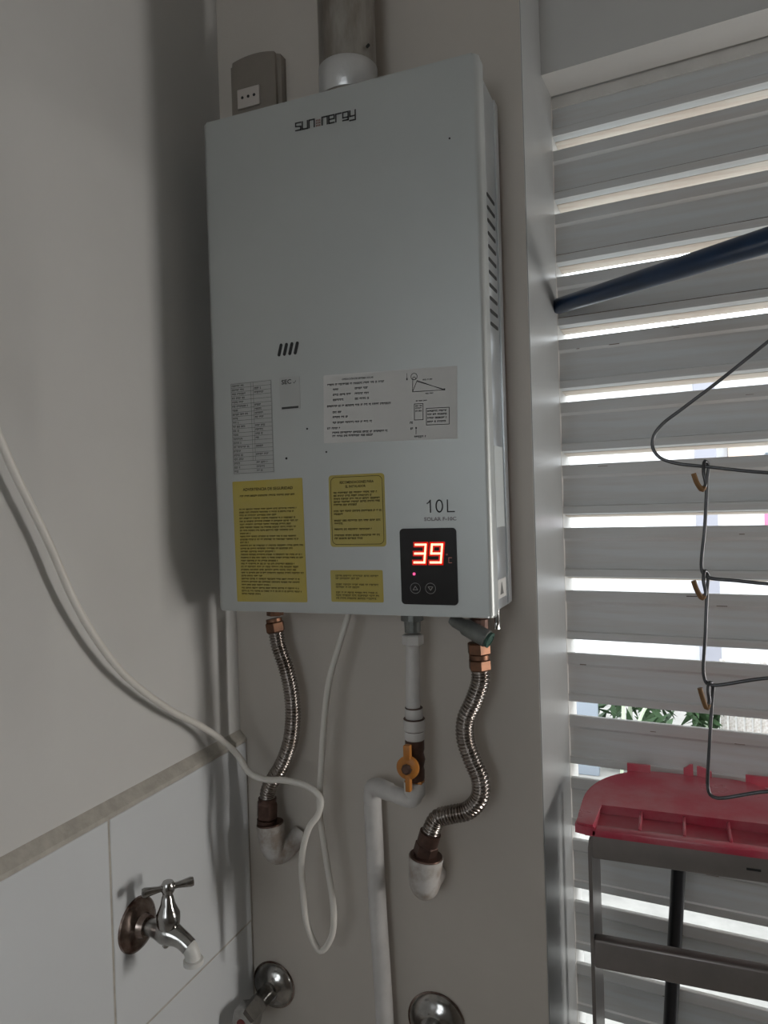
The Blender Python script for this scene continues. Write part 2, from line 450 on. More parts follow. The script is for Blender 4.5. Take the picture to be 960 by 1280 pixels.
# stickers and patches on the right side
bm = nb(); box(bm, HW + 0.001, HW + 0.0023, -0.0745, -0.034, 0.095, 0.185); obj('foil_sticker', bm, M_sticker_foil, heater, smooth=0)
bm = nb(); box(bm, HW + 0.001, HW + 0.0024, -0.0775, -0.036, 0.016, 0.037); st = obj('warning_sticker', bm, M_teflon, heater, smooth=0)
bm = nb()
prism(bm, [(-0.066, 0.020), (-0.050, 0.020), (-0.058, 0.034)], HW + 0.0024, HW + 0.0026, 'yz'); obj('triangle_print', bm, M_inkgrey, st, smooth=0)

# --- printing helpers (flat print lies a fraction of a millimetre proud)
def plate(name, x0, x1, z0, z1, m, parent, y=YFc - 0.0003, r=0.0015, t=0.0006, rot=0.0):
    b = nb(); prism(b, rrect(x0, x1, z0, z1, r, 4), y, y + t)
    if rot:
        c = Vector(((x0 + x1) / 2, 0, (z0 + z1) / 2)); bmesh.ops.rotate(b, cent=c, matrix=Matrix.Rotation(rot, 3, 'Y'), verts=b.verts[:])
    return obj(name, b, m, parent, smooth=0)
YI = YFc - 0.00055
def quad(b, x0, x1, z0, z1, y=YI):
    b.faces.new([b.verts.new(p) for p in ((x0, y, z0), (x1, y, z0), (x1, y, z1), (x0, y, z1))])
def stroke(b, pts, w, y=YI, closed=False):
    P = [Vector(p) for p in pts]
    segs = list(zip(P, P[1:])) + ([(P[-1], P[0])] if closed else [])
    for a, c in segs:
        d = (c - a)
        if d.length < 1e-7: continue
        d.normalize(); nn = Vector((-d.y, d.x)) * (w / 2); a2 = a - d * (w / 2) * .9; c2 = c + d * (w / 2) * .9
        b.faces.new([b.verts.new((q.x, y, q.y)) for q in (a2 - nn, c2 - nn, c2 + nn, a2 + nn)])
def illegible(b, x0, x1, z, h, rng, fill=1.0, y=YI):
    """one line of type too small to read: letter-sized marks grouped into words"""
    x = x0; end = x0 + (x1 - x0) * fill; left = rng.randint(3, 9)
    while x < end - h * .3:
        w = h * rng.uniform(0.42, 0.62)
        a = rng.choice((0, 0, .0, .22)); 
        quad(b, x, min(x + w, end), z + h * (0.5 if rng.random() < .3 else 0.62), z + h, y)
        quad(b, x, x + w * .42, z + h * a, z + h * .7, y)
        if rng.random() < .65: quad(b, x + w * .45, x + w, z + h * a, z + h * .28, y)
        x += w + h * .12; left -= 1
        if left <= 0: x += h * .55; left = rng.randint(2, 10)
def text_mesh(txt, x0, x1, z0, h, y=YI, align='fit', shear=0.0):
    cu = bpy.data.curves.new('t', 'FONT'); cu.body = txt; cu.resolution_u = 2; cu.offset = 0.022; cu.fill_mode = 'FRONT'
    o = bpy.data.objects.new('t', cu); COL.objects.link(o)
    dg = bpy.context.evaluated_depsgraph_get(); me = bpy.data.meshes.new_from_object(o.evaluated_get(dg))
    bpy.data.objects.remove(o); bpy.data.curves.remove(cu)
    xs = [v.co.x for v in me.vertices]; zs = [v.co.y for v in me.vertices]
    a, c, lo, hi = min(xs), max(xs), min(zs), max(zs)
    for v in me.vertices:
        zz = (v.co.y - lo) / (hi - lo) * h
        v.co = Vector((x0 + (v.co.x - a) / (c - a) * (x1 - x0) + zz * shear, y, z0 + zz))
    return me
def add_text(b, *a, **k):
    me = text_mesh(*a, **k); b.from_mesh(me); bpy.data.meshes.remove(me)
def rot_bm(b, c, ang):
    bmesh.ops.rotate(b, cent=Vector((c[0], 0, c[1])), matrix=Matrix.Rotation(ang, 3, 'Y'), verts=b.verts[:])

# --- brand lettering: square techno letters drawn with strokes
bm = nb(); lh, lw, sw, gap_ = 0.0085, 0.0072, 0.0017, 0.0021
glyph = {
 's': [[(1, 1), (0, 1), (0, .55), (1, .45), (1, 0), (0, 0)]],
 'u': [[(0, 1), (0, 0), (1, 0)], [(1, 1), (1, 0)]],
 'n': [[(0, 0), (0, 1), (1, 1), (1, 0)]],
 'e': [[(1, 0), (0, 0), (0, 1), (1, 1), (1, .5), (0, .5)]],
 'r': [[(0, 0), (0, 1), (1, 1)]],
 'g': [[(1, 1), (0, 1), (0, .3), (1, .3)], [(1, 1), (1, -.05), (0, -.05)]],
 'y': [[(0, 1), (0, .3), (1, .3)], [(1, 1), (1, -.25), (0, -.25)]],
}
x = 0.1272; emb = None
for ch in 'sun#nergy':
    if ch == '#':
        emb = x; x += lw * .8 + gap_; continue
    for pl in glyph[ch]: stroke(bm, [(x + p * lw * .92, 0.5605 + q * lh) for p, q in pl], sw)
    x += lw * .92 + gap_
rot_bm(bm, (0.127, 0.564), math.radians(1.2))
obj('brand_lettering', bm, M_ink, heater, smooth=0)
bm = nb()
for r_ in range(3):
    for c_ in range(3): quad(bm, emb + c_ * .0021, emb + c_ * .0021 + .0016, 0.5598 + r_ * .0029, 0.5598 + r_ * .0029 + .0022)
rot_bm(bm, (0.127, 0.564), math.radians(1.2))
obj('brand_emblem', bm, M_inkred, heater, smooth=0)

# --- four slanted sight slots
for k in range(4):
    bm = nb(); cx = 0.0968 + k * 0.0072
    poly = []
    d = Vector((0.0022, 0.0118)).normalized(); nn = Vector((-d.y, d.x)); r = 0.0020
    for s_, c in ((1, (cx + .0016, 0.3155)), (-1, (cx - .0016, 0.3045))):
        for q in range(7):
            a = math.radians(-90 + 180 * q / 6); v = (d * math.cos(a) + nn * math.sin(a)) * r * s_
            poly.append((c[0] + v.x, c[1] + v.y))
    prism(bm, poly, YFc - 0.0003, YFc + 0.001)
    obj('sight_slot', bm, M_black, heater, smooth=0)
# --- screws / pinholes
for x, z, r in ((0.1292, 0.215, .0012), (0.1005, 0.182, .0014), (0.1531, 0.1867, .0011), (0.3111, 0.5128, .0011)):
    bm = nb(); lathe(bm, [(r, 0), (r, .0004), (0, .0005)], (x, YFc + .0001, z), (0, -1, 0), n=10); obj('pinhole', bm, M_black, heater)

# --- specification table label (clear film, printed grid)
pl_ = plate('specification_label', 0.0268, 0.0838, 0.1655, 0.2770, M_film, heater)
bm = nb(); rg = random.Random(5)
zs = [0.2755 - k * (0.2755 - 0.1672) / 22 for k in range(23)]
for k, z in enumerate(zs): quad(bm, 0.0276, 0.0830, z - .00018, z + .00018)
for x in (0.0276, 0.0553, 0.0587, 0.0830):
    quad(bm, x - .00018, x + .00018, zs[-1] if x in (0.0276, 0.0830) else zs[-4], zs[0])
obj('table_lines', bm, M_inkgrey, pl_, smooth=0)
bm = nb()
for k in range(22):
    z = zs[k + 1] + .0012
    illegible(bm, 0.0286, 0.0540, z, .0023, rg, rg.uniform(.25, .95))
    if rg.random() < .75: illegible(bm, 0.0600, 0.0815, z, .0024, rg, rg.uniform(.2, .9))
obj('small_print', bm, M_inkgrey, pl_, smooth=0)

# --- certification label (its square code is left blank)
pl_ = plate('certification_label', 0.0945, 0.1215, 0.2385, 0.2775, M_film, heater)
bm = nb(); add_text(bm, 'SEC', 0.0975, 0.1105, 0.2690, 0.0055)
obj('lettering', bm, M_ink, pl_, smooth=0)
bm = nb(); quad(bm, 0.0968, 0.1190, 0.2400, 0.2425); obj('printed_bar', bm, M_ink, pl_, smooth=0)
bm = nb(); stroke(bm, [(0.1130, 0.2705), (0.1145, 0.2695), (0.1165, 0.2720)], 0.0006)
obj('tick_mark', bm, M_ink, pl_, smooth=0)

# --- white instruction sheet
RS = math.radians(1.6); cs = (0.231, 0.2335)
pl_ = plate('instruction_sheet', 0.1515, 0.3110, 0.1945, 0.2725, M_paper, heater, rot=RS)
bm = nb(); rg = random.Random(11)
add_text(bm, 'OPERACIÓN DE SISTEMA SOLAR', 0.175, 0.214, 0.2655, 0.0026)
for x0, x1, z, f in ((0.1565, 0.227, 0.2600, 1), (0.1635, 0.174, 0.2543, .8), (0.191, 0.209, 0.2543, .9), (0.1635, 0.186, 0.2483, 1), (0.191, 0.209, 0.2483, .95),
                     (0.1635, 0.178, 0.2425, .9), (0.191, 0.209, 0.2425, .95), (0.156, 0.2345, 0.2355, 1), (0.163, 0.177, 0.2285, .8), (0.163, 0.184, 0.2228, .9),
                     (0.163, 0.2125, 0.2165, 1), (0.156, 0.1725, 0.2102, 1), (0.1625, 0.2305, 0.2050, 1), (0.1625, 0.2130, 0.2012, 1)):
    illegible(bm, x0, x1, z, .0023, rg, f)
sw = .00065
def circle(cx, cz, r, n=16): return [(cx + r * math.cos(2 * math.pi * k / n), cz + r * math.sin(2 * math.pi * k / n)) for k in range(n)]
stroke(bm, circle(0.2620, 0.2640, 0.0036), sw, closed=True); stroke(bm, circle(0.2620, 0.2620, 0.0016), sw, closed=True)
stroke(bm, [(0.2605, 0.2612), (0.2602, 0.2475), (0.2960, 0.2475), (0.2655, 0.2595), (0.2602, 0.2475)], sw)
stroke(bm, [(0.2655, 0.2585), (0.2950, 0.2485)], sw)
quad(bm, .2955, .2975, .2470, .2490); quad(bm, .2530, .2545, .2605, .2630); stroke(bm, [(0.2537, .263), (0.2537, .268)], sw * .7)
illegible(bm, .272, .283, .2590, .0016, rg); illegible(bm, .275, .284, .2440, .0015, rg)
stroke(bm, [(0.2622, .2165), (0.2722, .2165), (0.2722, .2340), (0.2622, .2340)], sw, closed=True)
for z in (.2310, .2285, .2255): illegible(bm, .2635, .2710, z, .0015, rg)
illegible(bm, .264, .277, .2365, .0014, rg)
stroke(bm, [(0.2760, .2105), (0.3020, .2105), (0.3020, .2285), (0.2760, .2285)], sw, closed=True)
for z in (.2245, .2208, .2170, .2130): illegible(bm, .2772, .3010, z, .0020, rg, rg.uniform(.7, 1))
for x, z in ((.2570, .2125), (.2575, .2060)): illegible(bm, x, x + .004, z, .0024, rg)
stroke(bm, [(0.2640, .2010), (0.2640, .2085)], sw); quad(bm, .2633, .2650, .2070, .2085); illegible(bm, .262, .276, .1968, .0025, rg)
rot_bm(bm, cs, RS); obj('print', bm, M_ink, pl_, smooth=0)

# --- big yellow safety label
pl_ = plate('safety_label', 0.0255, 0.1215, 0.0120, 0.1580, M_yellow, heater, rot=math.radians(-.6))
bm = nb(); rg = random.Random(21)
add_text(bm, 'ADVERTENCIA DE SEGURIDAD', 0.0395, 0.1080, 0.1455, 0.0036)
illegible(bm, 0.0350, 0.1100, 0.1385, .0021, rg)
obj('heading_print', bm, M_inkolive, pl_, smooth=0)
bm = nb()
z = 0.1225
for k, f in enumerate((.92, .88, .6, .9, .95, .84, .9, .86, .18, .9, .94, .14, 1.0, .84, .56, .98, 1.0, .6, .86, .92, .9, 1.0, .36, .94, .93, .47, .92, .96, .32)):
    illegible(bm, 0.0335, 0.1190, z, .0019, rg, f); z -= 0.00365
obj('small_print', bm, M_inkolive, pl_, smooth=0)

# --- yellow installer label with rounded border line
pl_ = plate('installer_label', 0.1548, 0.2240, 0.0770, 0.1595, M_yellow, heater, r=.004)
bm = nb(); stroke(bm, rrect(0.1575, 0.2213, 0.0800, 0.1568, 0.0055, 5), .0006, closed=True)
add_text(bm, 'RECOMENDACIONES PARA', 0.1690, 0.2110, 0.1492, 0.0031); add_text(bm, 'EL INSTALADOR', 0.1760, 0.2010, 0.1445, 0.0029)
rg = random.Random(31)
for z, f in ((.1380, .92), (.1345, .82), (.1310, .97), (.1276, .98), (.1242, .5), (.1170, 1), (.1136, .2), (.1062, .97), (.1028, .18), (.0962, .8), (.0893, .95), (.0858, .6)):
    illegible(bm, 0.1605, 0.2195, z, .0021, rg, f)
obj('print', bm, M_inkolive, pl_, smooth=0)

# --- small yellow label
pl_ = plate('service_label', 0.1535, 0.2185, 0.0140, 0.0505, M_yellow, heater, rot=math.radians(-.4))
bm = nb(); rg = random.Random(41)
for z, f in ((.0430, 1), (.0398, .55), (.0330, 1), (.0298, .55), (.0238, .95), (.0205, 1), (.0172, .92)):
    illegible(bm, 0.1600, 0.2140, z, .0021, rg, f)
obj('print', bm, M_inkolive, pl_, smooth=0)

# --- capacity lettering
bm = nb(); sw_ = .0014
stroke(bm, [(.2735, .1238), (.2752, .1248), (.2770, .1270), (.2770, .1142)], sw_)
stroke(bm, [(.2872 + .0036 * math.cos(a_ * math.pi / 10), .1206 + .0064 * math.sin(a_ * math.pi / 10)) for a_ in range(20)], sw_, closed=True)
stroke(bm, [(.2965, .1268), (.2965, .1142), (.3040, .1142)], sw_)
obj('capacity_lettering', bm, M_ink, heater, smooth=0)
bm = nb(); add_text(bm, 'SOLAR F-10C', 0.2695, 0.3060, 0.1045, 0.0042); obj('model_lettering', bm, M_inkpale, heater, smooth=0)

# --- control panel
b = nb(); prism(b, rrect(0.2405, 0.3055, 0.0130, 0.0968, 0.0045, 6), YFc - .0014, YFc + .0005)
panel = obj('control_panel', b, M_panel, heater, smooth=0); panel['label'] = 'black glass panel with red lit digits'
YP = YFc - .0017
def seven(name, x0, segs, parent):
    w, h, t, sh = 0.0116, 0.0195, 0.0022, 0.11
    z0 = 0.0594
    def P(a, c): return (x0 + a * w + c * h * sh, z0 + c * h)
    S_ = {'a': ((0, 1), (1, 1)), 'b': ((1, 1), (1, .5)), 'c': ((1, .5), (1, 0)), 'd': ((0, 0), (1, 0)), 'e': ((0, .5), (0, 0)), 'f': ((0, 1), (0, .5)), 'g': ((0, .5), (1, .5))}
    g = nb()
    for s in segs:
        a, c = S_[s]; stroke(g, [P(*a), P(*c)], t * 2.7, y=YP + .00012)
    gl = obj(name, g, M_segglow, parent, smooth=0)  # wider strokes paint the glow behind each digit
    b_ = nb()
    for s in segs:
        a, c = S_[s]; stroke(b_, [P(*a), P(*c)], t, y=YP - .0002)
    obj('segments', b_, M_seg, gl, smooth=0)
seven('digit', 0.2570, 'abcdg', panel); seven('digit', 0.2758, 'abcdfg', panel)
b = nb(); stroke(b, [(0.2997, .0645), (0.2964, .0645), (0.2964, .0590), (0.2997, .0590)], .0006, y=YP); stroke(b, circle(.2945, .0680, .0008, 8), .0004, y=YP, closed=True)
obj('unit_mark', b, M_unit, panel, smooth=0)
b = nb(); lathe(b, [(.0016, 0), (.0016, .0005), (.001, .001), (0, .0011)], (.2562, YFc - .0013, .0467), (0, -1, 0), n=14); obj('indicator_led', b, M_led, panel)
for cx, sgn in ((0.2572, 1), (0.2747, -1)):
    b = nb(); stroke(b, circle(cx, .0310, .0058, 22), .0005, y=YP, closed=True)
    stroke(b, [(cx - .0027, .0310 - sgn * .0018), (cx + .0027, .0310 - sgn * .0018), (cx, .0310 + sgn * .0022)], .0006, y=YP, closed=True)
    obj('touch_button', b, M_btn, panel, smooth=0)

# --- stub connections under the heater (parts of it)
bm = nb(); lathe(bm, [(.0135, 0), (.0135, .012), (.011, .013), (.011, .020)], (0.0358, -0.033, 0.004), (0, 0, -1), n=6)
obj('outlet_stub', bm, M_brass, heater, smooth=25)
bm = nb(); lathe(bm, [(.0115, 0), (.0115, .010), (.0135, .011), (.0135, .019), (.010, .020), (.0095, .033)], (0.2318, -0.05, 0.005), (0, 0, -1), n=14)
obj('gas_stub', bm, M_greyfit, heater, smooth=25)
bm = nb(); lathe(bm, [(.0085, 0), (.0085, .014), (.0112, .015), (.0112, .034), (.009, .0345), (.009, .04)], (0.3128, -0.05, 0.005), (0, 0, -1), n=14)
obj('water_stub', bm, M_brass_dark, heater, smooth=25)
bm = nb(); lathe(bm, [(.003, 0), (.003, .013), (.0036, .014), (.0036, .022), (0, .023)], (0.3375, -0.066, 0.004), (0, 0, -1), n=10)
obj('drain_pin', bm, M_chrome, heater)
bm = nb(); box(bm, 0.268, 0.300, -0.075, -0.045, -0.004, 0.005, bev=.001); obj('bottom_plate', bm, M_brass_dark, heater)

# relief valve hanging at the water inlet
rv = thing('relief_valve', 'small grey relief valve with green end cap beside the brass inlet nut', 'valve', (0.311, -0.062, -0.026))
d = Vector((0.036, -0.006, -0.0165)).normalized()
bm = nb(); lathe(bm, [(.0055, -.016), (.0075, -.010), (.0075, 0), (.0098, .004), (.0102, .032), (.0095, .033)], (0.2965, -0.060, -0.0165), d, n=20); obj('barrel', bm, M_greyfit, rv)
bm = nb(); lathe(bm, [(.0088, 0), (.0092, .0035), (.006, .0042), (.006, .0034), (0, .0034)], Vector((0.2965, -0.060, -0.0165)) + d * .033, d, n=20); obj('end_cap', bm, M_green, rv)

# ================================================================== hoses
def hex_nut(bm, org, axis, r, L, a0=0.0):
    lathe(bm, [(r * .86, 0), (r, L * .12), (r, L * .88), (r * .86, L)], org, axis, n=6, ring0=a0)
def make_hose(name, label, pts, r, nut_top, nut_bot, nm, pitch=0.0039):
    path = resample(catmull(pts, .0008), .00062)
    t = thing(name, label, 'hose', tuple(path[-1]))
    bm = nb(); sweep(bm, path, lambda s: r * (1 - .17 * (0.5 - .5 * math.cos(2 * math.pi * s / pitch)) ** 1.5), n=22)
    obj('corrugated_tube', bm, M_hose, t, smooth=60)
    a0 = (path[0] - path[8]).normalized(); a1 = (path[-1] - path[-9]).normalized()
    for (p, a, spec, mm) in ((path[0], a0, nut_top, nm[0]), (path[-1], a1, nut_bot, nm[1])):
        bm = nb(); off = -0.003
        for rr, LL, six in spec:
            if six: hex_nut(bm, p + a * off, a, rr, LL, .4)
            else: lathe(bm, [(rr, 0), (rr, LL)], p + a * off, a, n=22)
            off += LL
        obj('nut', bm, mm, t, smooth=25)
    return t
make_hose('corrugated_hose', 'corrugated steel hose bowing from the left heater outlet down to a white elbow', 
          [(0.0358, -0.0330, -0.0352), (0.0393, -0.0330, -0.0557), (0.0493, -0.0330, -0.0842), (0.0559, -0.0330, -0.1149), (0.0572, -0.0330, -0.1475), (0.0513, -0.0330, -0.1822), (0.0380, -0.0330, -0.2128), (0.0217, -0.0330, -0.2373), (0.0158, -0.0330, -0.2506), (0.0148, -0.0330, -0.2608)],
          0.0103, [(.0128, .014, True), (.0105, .004, False)], [(.0120, .004, False), (.0142, .024, True), (.0132, .008, False)], (M_brass, M_brass_dark))
make_hose('corrugated_hose', 'corrugated steel hose winding in an S from the brass inlet nut to the right elbow',
          [(0.3124, -.05, -.066), (0.3122, -.05, -.082), (0.3040, -.05, -.105), (0.2935, -.05, -.128), (0.2925, -.05, -.150), (0.3000, -.05, -.174), (0.3088, -.05, -.196), (0.3070, -.05, -.217), (0.2930, -.05, -.233), (0.2730, -.05, -.240), (0.2560, -.05, -.247), (0.2475, -.05, -.262), (.2455, -.05, -.268)],
          0.0108, [(.0132, .013, True), (.0118, .005, False), (.0138, .014, True)], [(.0128, .014, False), (.0140, .016, True), (.0130, .006, False)], (M_brass, M_brass_dark))

# wall elbows, painted white
def elbow(name, label, pts, r, r2, mat_=M_pvc_dirty):
    path = catmull([Vector(p) for p in pts], .003); L = sum((b - a).length for a, b in zip(path, path[1:]))
    t = thing(name, label, 'pipe elbow', tuple(path[-1]))
    bm = nb(); sweep(bm, path, lambda s: r * 1.03 if s < .006 else r + (r2 - r) * min(1, max(0, (s - .012) / (.62 * L))), n=24); obj('bend', bm, mat_, t, smooth=50)
    a = (path[0] - path[3]).normalized()
    bm = nb(); lathe(bm, [(r * .90, -.002), (r * .99, 0.0), (r * .96, .0016), (r * .55, .0018), (r * .5, .001)], path[0], a, n=22); obj('mouth', bm, M_brass_dark, t)
    return t
elbow('pipe_elbow', 'white painted elbow at the wall under the left corrugated hose', [(0.0181, -0.033, -0.2914), (0.0197, -0.033, -0.3088), (0.0213, -0.0327, -0.322), (0.0261, -0.0291, -0.3311), (0.0359, -0.0172, -0.3266), (0.046, -0.0005, -0.314)], .0178, .0125)
elbow('pipe_elbow', 'white painted elbow at the wall under the right S-shaped hose', [(0.2400, -.05, -.294), (0.2380, -.05, -.310), (0.2360, -.049, -.323), (0.2350, -.042, -.334), (0.235, -.022, -.337), (0.235, -.0005, -.337)], .0200, .0135)

# ================================================================== gas line
gp = thing('gas_pipe', 'white painted gas pipe from the heater base, bending along the wall and down', 'pipe', (0.1665, -0.022, FLOOR))
bm = nb(); lathe(bm, [(.0105, 0), (.0105, .004), (.0085, .005), (.0085, .090)], (0.2318, -.05, -.034), Vector((-.0025, 0, -.09)).normalized(), n=22); obj('riser', bm, M_pvc, gp)
bm = nb(); hex_nut(bm, (0.2318, -.05, -.0305), (0, 0, -1), .0128, .013, .2); obj('top_nut', bm, M_pvc, gp, smooth=25)
for k, (r, z0, z1) in enumerate(((.0105, -.118, -.131), (.0128, -.131, -.145), (.0118, -.145, -.156))):
    bm = nb(); lathe(bm, [(r * .93, 0), (r, .0012), (r, (z0 - z1) - .0012), (r * .93, z0 - z1)], (0.2303, -.05, z0), (0, 0, -1), n=24); obj('coupling_ring', bm, M_pvc, gp)
    bm = nb(); lathe(bm, [(r * .97, -.0006), (r * 1.015, 0), (r * .97, .0008)], (0.2303, -.05, z0), (0, 0, -1), n=24); obj('joint_line', bm, M_brass_dark, gp)
path = catmull([(0.2285, -.05, -.206), (0.2283, -.05, -.217), (0.2268, -.049, -.226), (0.2200, -.0465, -.2300), (0.2100, -.043, -.2300), (0.190, -.036, -.2285), (0.1730, -.029, -.2275), (0.1650, -.0255, -.2300), (0.1620, -.024, -.2385), (0.1618, -.0235, -.250), (0.1640, -.023, -.38), (0.1685, -.022, -.53), (0.170, -.021, -.8), (0.170, -.021, FLOOR)], .003)
bm = nb(); sweep(bm, path, lambda s: (.0128 if s < .016 else .0098 if s < .06 else .0112), n=20); obj('lower_run', bm, M_pvc, gp, smooth=50)
gv = thing('gas_valve', 'brass gas cock with an orange lever on the white pipe', 'valve', (0.2290, -.05, -.208))
bm = nb(); lathe(bm, [(.010, 0), (.0115, .002), (.0115, .012), (.0105, .016), (.0125, .024), (.0105, .033), (.0115, .037), (.0115, .047), (.010, .050)], (0.2302, -.05, -.155), (-.02, 0, -1), n=20); obj('body', bm, M_brass_dark, gv)
bm = nb(); lathe(bm, [(.0080, 0), (.0080, .022)], (0.2290, -.05, -.182), (0, -1, 0), n=16); obj('stem', bm, M_brass_dark, gv)
bm = nb()
lathe(bm, [(.0125, 0), (.0135, .002), (.0135, .0065), (.0115, .008), (.006, .0085)], (0.2290, -.068, -.182), (0, -1, 0), n=28)
box(bm, .2248, .2332, -.0765, -.0685, -.1730, -.1555, bev=.0012); box(bm, .2262, .2325, -.0765, -.0685, -.2095, -.190, bev=.0012)
hd = obj('lever', bm, M_orange, gv); hd['label'] = 'orange plastic lever'
bm = nb(); lathe(bm, [(.0062, 0), (.0062, .003), (.004, .0042), (0, .0042)], (0.2290, -.0758, -.1825), (0, -1, 0), n=8); obj('screw', bm, M_brass_dark, hd, smooth=25)
bm = nb(); box(bm, .2185, .2400, -.0580, -.046, -.2070, -.2035, bev=.001); obj('sealing_tape', bm, M_orange, gv)

# ================================================================== power cable
cpts = [(-0.036, -0.62, 0.62), (-0.033, -.50, .42), (-0.028, -.425, .268), (-0.0265, -.3918, .1950), (-0.026, -.3764, .1623), (-0.0255, -.3429, .1006), (-0.025, -.3063, .0271), (-0.0245, -.2535, -.0427), (-0.023, -.180, -.103),
        (-0.0200, -.128, -.1365), (-0.0125, -.092, -.1655), (0.0022, -.078, -.1890), (0.0150, -.076, -.2085), (0.0360, -.0765, -.2150), (0.0700, -.076, -.2135), (0.1000, -.076, -.2180), (0.1160, -.076, -.2300),
        (0.1145, -.080, -.2475), (0.1030, -.083, -.2640), (0.0905, -.080, -.2997), (0.0852, -.072, -.3451), (0.0876, -.066, -.3992), (0.1021, -.063, -.4265), (0.1169, -.062, -.4084), (0.1212, -.061, -.3782),
        (0.1139, -.062, -.3109), (0.1072, -.062, -.2531), (0.1112, -.062, -.1938), (0.1235, -.060, -.0953), (0.1395, -.056, -.0413), (0.1500, -.052, -.0080), (0.1520, -.052, .006)]
bm = nb(); sweep(bm, catmull(cpts, .004), .0039, n=14)
tag(obj('power_cable', bm, M_cable, smooth=60), 'white cable drooping along the left wall and looping up into the heater base', 'cable')

# ================================================================== flue
fl = thing('flue_pipe', 'galvanised metal flue rising from the heater top with silver tape', 'flue', (0.1712, -.05, HH - .012))
bm = nb(); lathe(bm, [(.0345, 0), (.0345, CEIL - HH + .012)], (0.1712, -.05, HH - .012), (0, 0, 1), n=48); obj('pipe', bm, M_galv, fl, smooth=60)
bm = nb(); lathe(bm, [(.0346, 0), (.0354, .001), (.0356, .036), (.0346, .037)], (0.1712, -.05, .612), (0, 0, 1), n=48); obj('foil_tape', bm, M_tape, fl, smooth=60)
bm = nb(); lathe(bm, [(.039, 0), (.039, .003), (.0352, .0035)], (0.1712, -.05, HH - .0125), (0, 0, 1), n=48); obj('collar', bm, M_galv, fl, smooth=50)
bm = nb(); lathe(bm, [(.0018, 0), (.0018, .004)], (0.2035, -.066, .660), (.8, -.6, 0), n=8); obj('screw', bm, M_black, fl)

# ================================================================== outlet behind the heater
oc = thing('electrical_outlet', 'grey arched outlet plate with a white three-hole socket above the heater', 'outlet', (0.0215, 0, .585))
bm = nb()
top = []
for k in range(13):
    a = k / 12; top.append((-0.0165 + a * .0765, .7175 + .0065 * math.sin(math.pi * a) ** .8))
poly = [(0.0600, .585)] + list(reversed(top)) + [(-0.0165, .585)]
prism(bm, poly, -.019, -.0003)
es = [e for e in bm.edges if e.verts[0].co.y < -.018 and e.verts[1].co.y < -.018]
bmesh.ops.bevel(bm, geom=es, offset=.0055, segments=4, affect='EDGES')
obj('cover_plate', bm, M_boxgrey, oc, smooth=60)
bm = nb(); box(bm, -.0030, .0308, -.0215, -.018, .6555, .6810, bev=.0008); so = obj('socket', bm, M_socket, oc)
for x in (.0050, .0140, .0230):
    bm = nb(); lathe(bm, [(.0020, 0), (.0020, .0004), (0, .0005)], (x, -.0214, .6690), (0, -1, 0), n=12); obj('pin_hole', bm, M_black, so)

# ================================================================== tap on the tiled wall
XT = XL + .010
tp = thing('wall_tap', 'small chrome tap with tee handle and white spout end on the tiled wall', 'tap', (XT, -.231, -.327))
bm = nb(); lathe(bm, [(.0290, 0), (.0285, .003), (.0250, .0065), (.0190, .0085), (.0135, .0095), (.0120, .013), (.0115, .016)], (XT, -.231, -.327), (1, 0, 0), n=40); obj('wall_flange', bm, M_chrome_old, tp)
bm = nb()
sweep(bm, catmull([(XT + .010, -.231, -.327), (-.012, -.231, -.327), (.000, -.231, -.3275), (.014, -.231, -.3290), (.026, -.231, -.3330), (.0345, -.231, -.3385)], .002), lambda s: .0088 + .0042 * math.exp(-((s - .032) / .012) ** 2), n=24)
obj('body', bm, M_chrome, tp, smooth=60)
bm = nb(); lathe(bm, [(.0110, 0), (.0120, .003), (.0125, .008), (.0125, .014), (.0105, .018), (.0075, .025), (.0062, .032), (.0052, .034), (.0052, .037)], (.0085, -.231, -.3215), (0, 0, 1), n=20); obj('bonnet', bm, M_chrome, tp)
hdir = Vector((.0345, .0374, 0)).normalized(); hc = Vector((.0095, -.231, -.2790))
bm = nb(); lathe(bm, [(.0060, -.0055), (.0072, -.003), (.0074, .003), (.0055, .0062), (0, .0066)], hc, (0, 0, 1), n=20)
for s in (1, -1):
    lathe(bm, [(.0034, .005), (.0032, .010), (.0045, .019), (.0052, .0240), (.0045, .0268), (0, .0276)], hc, hdir * s, n=16)
obj('tee_handle', bm, M_chrome, tp)
bm = nb(); sweep(bm, catmull([(.0300, -.231, -.3360), (.0360, -.231, -.3405), (.0385, -.231, -.3470), (.0390, -.231, -.3520)], .0015), .0082, n=20)
lathe(bm, [(.0088, 0), (.0105, .001), (.0105, .0055), (.0090, .0065), (.0070, .0066), (.0068, .004)], (.0392, -.231, -.3500), (0, 0, -1), n=22)
obj('spout_adapter', bm, M_teflon, tp, smooth=50)
bm = nb(); lathe(bm, [(.0097, 0), (.0099, .0018)], (.0075, -.231, -.3345), (.97, 0, -.24), n=18)
obj('sealing_tape', bm, M_teflon, tp)

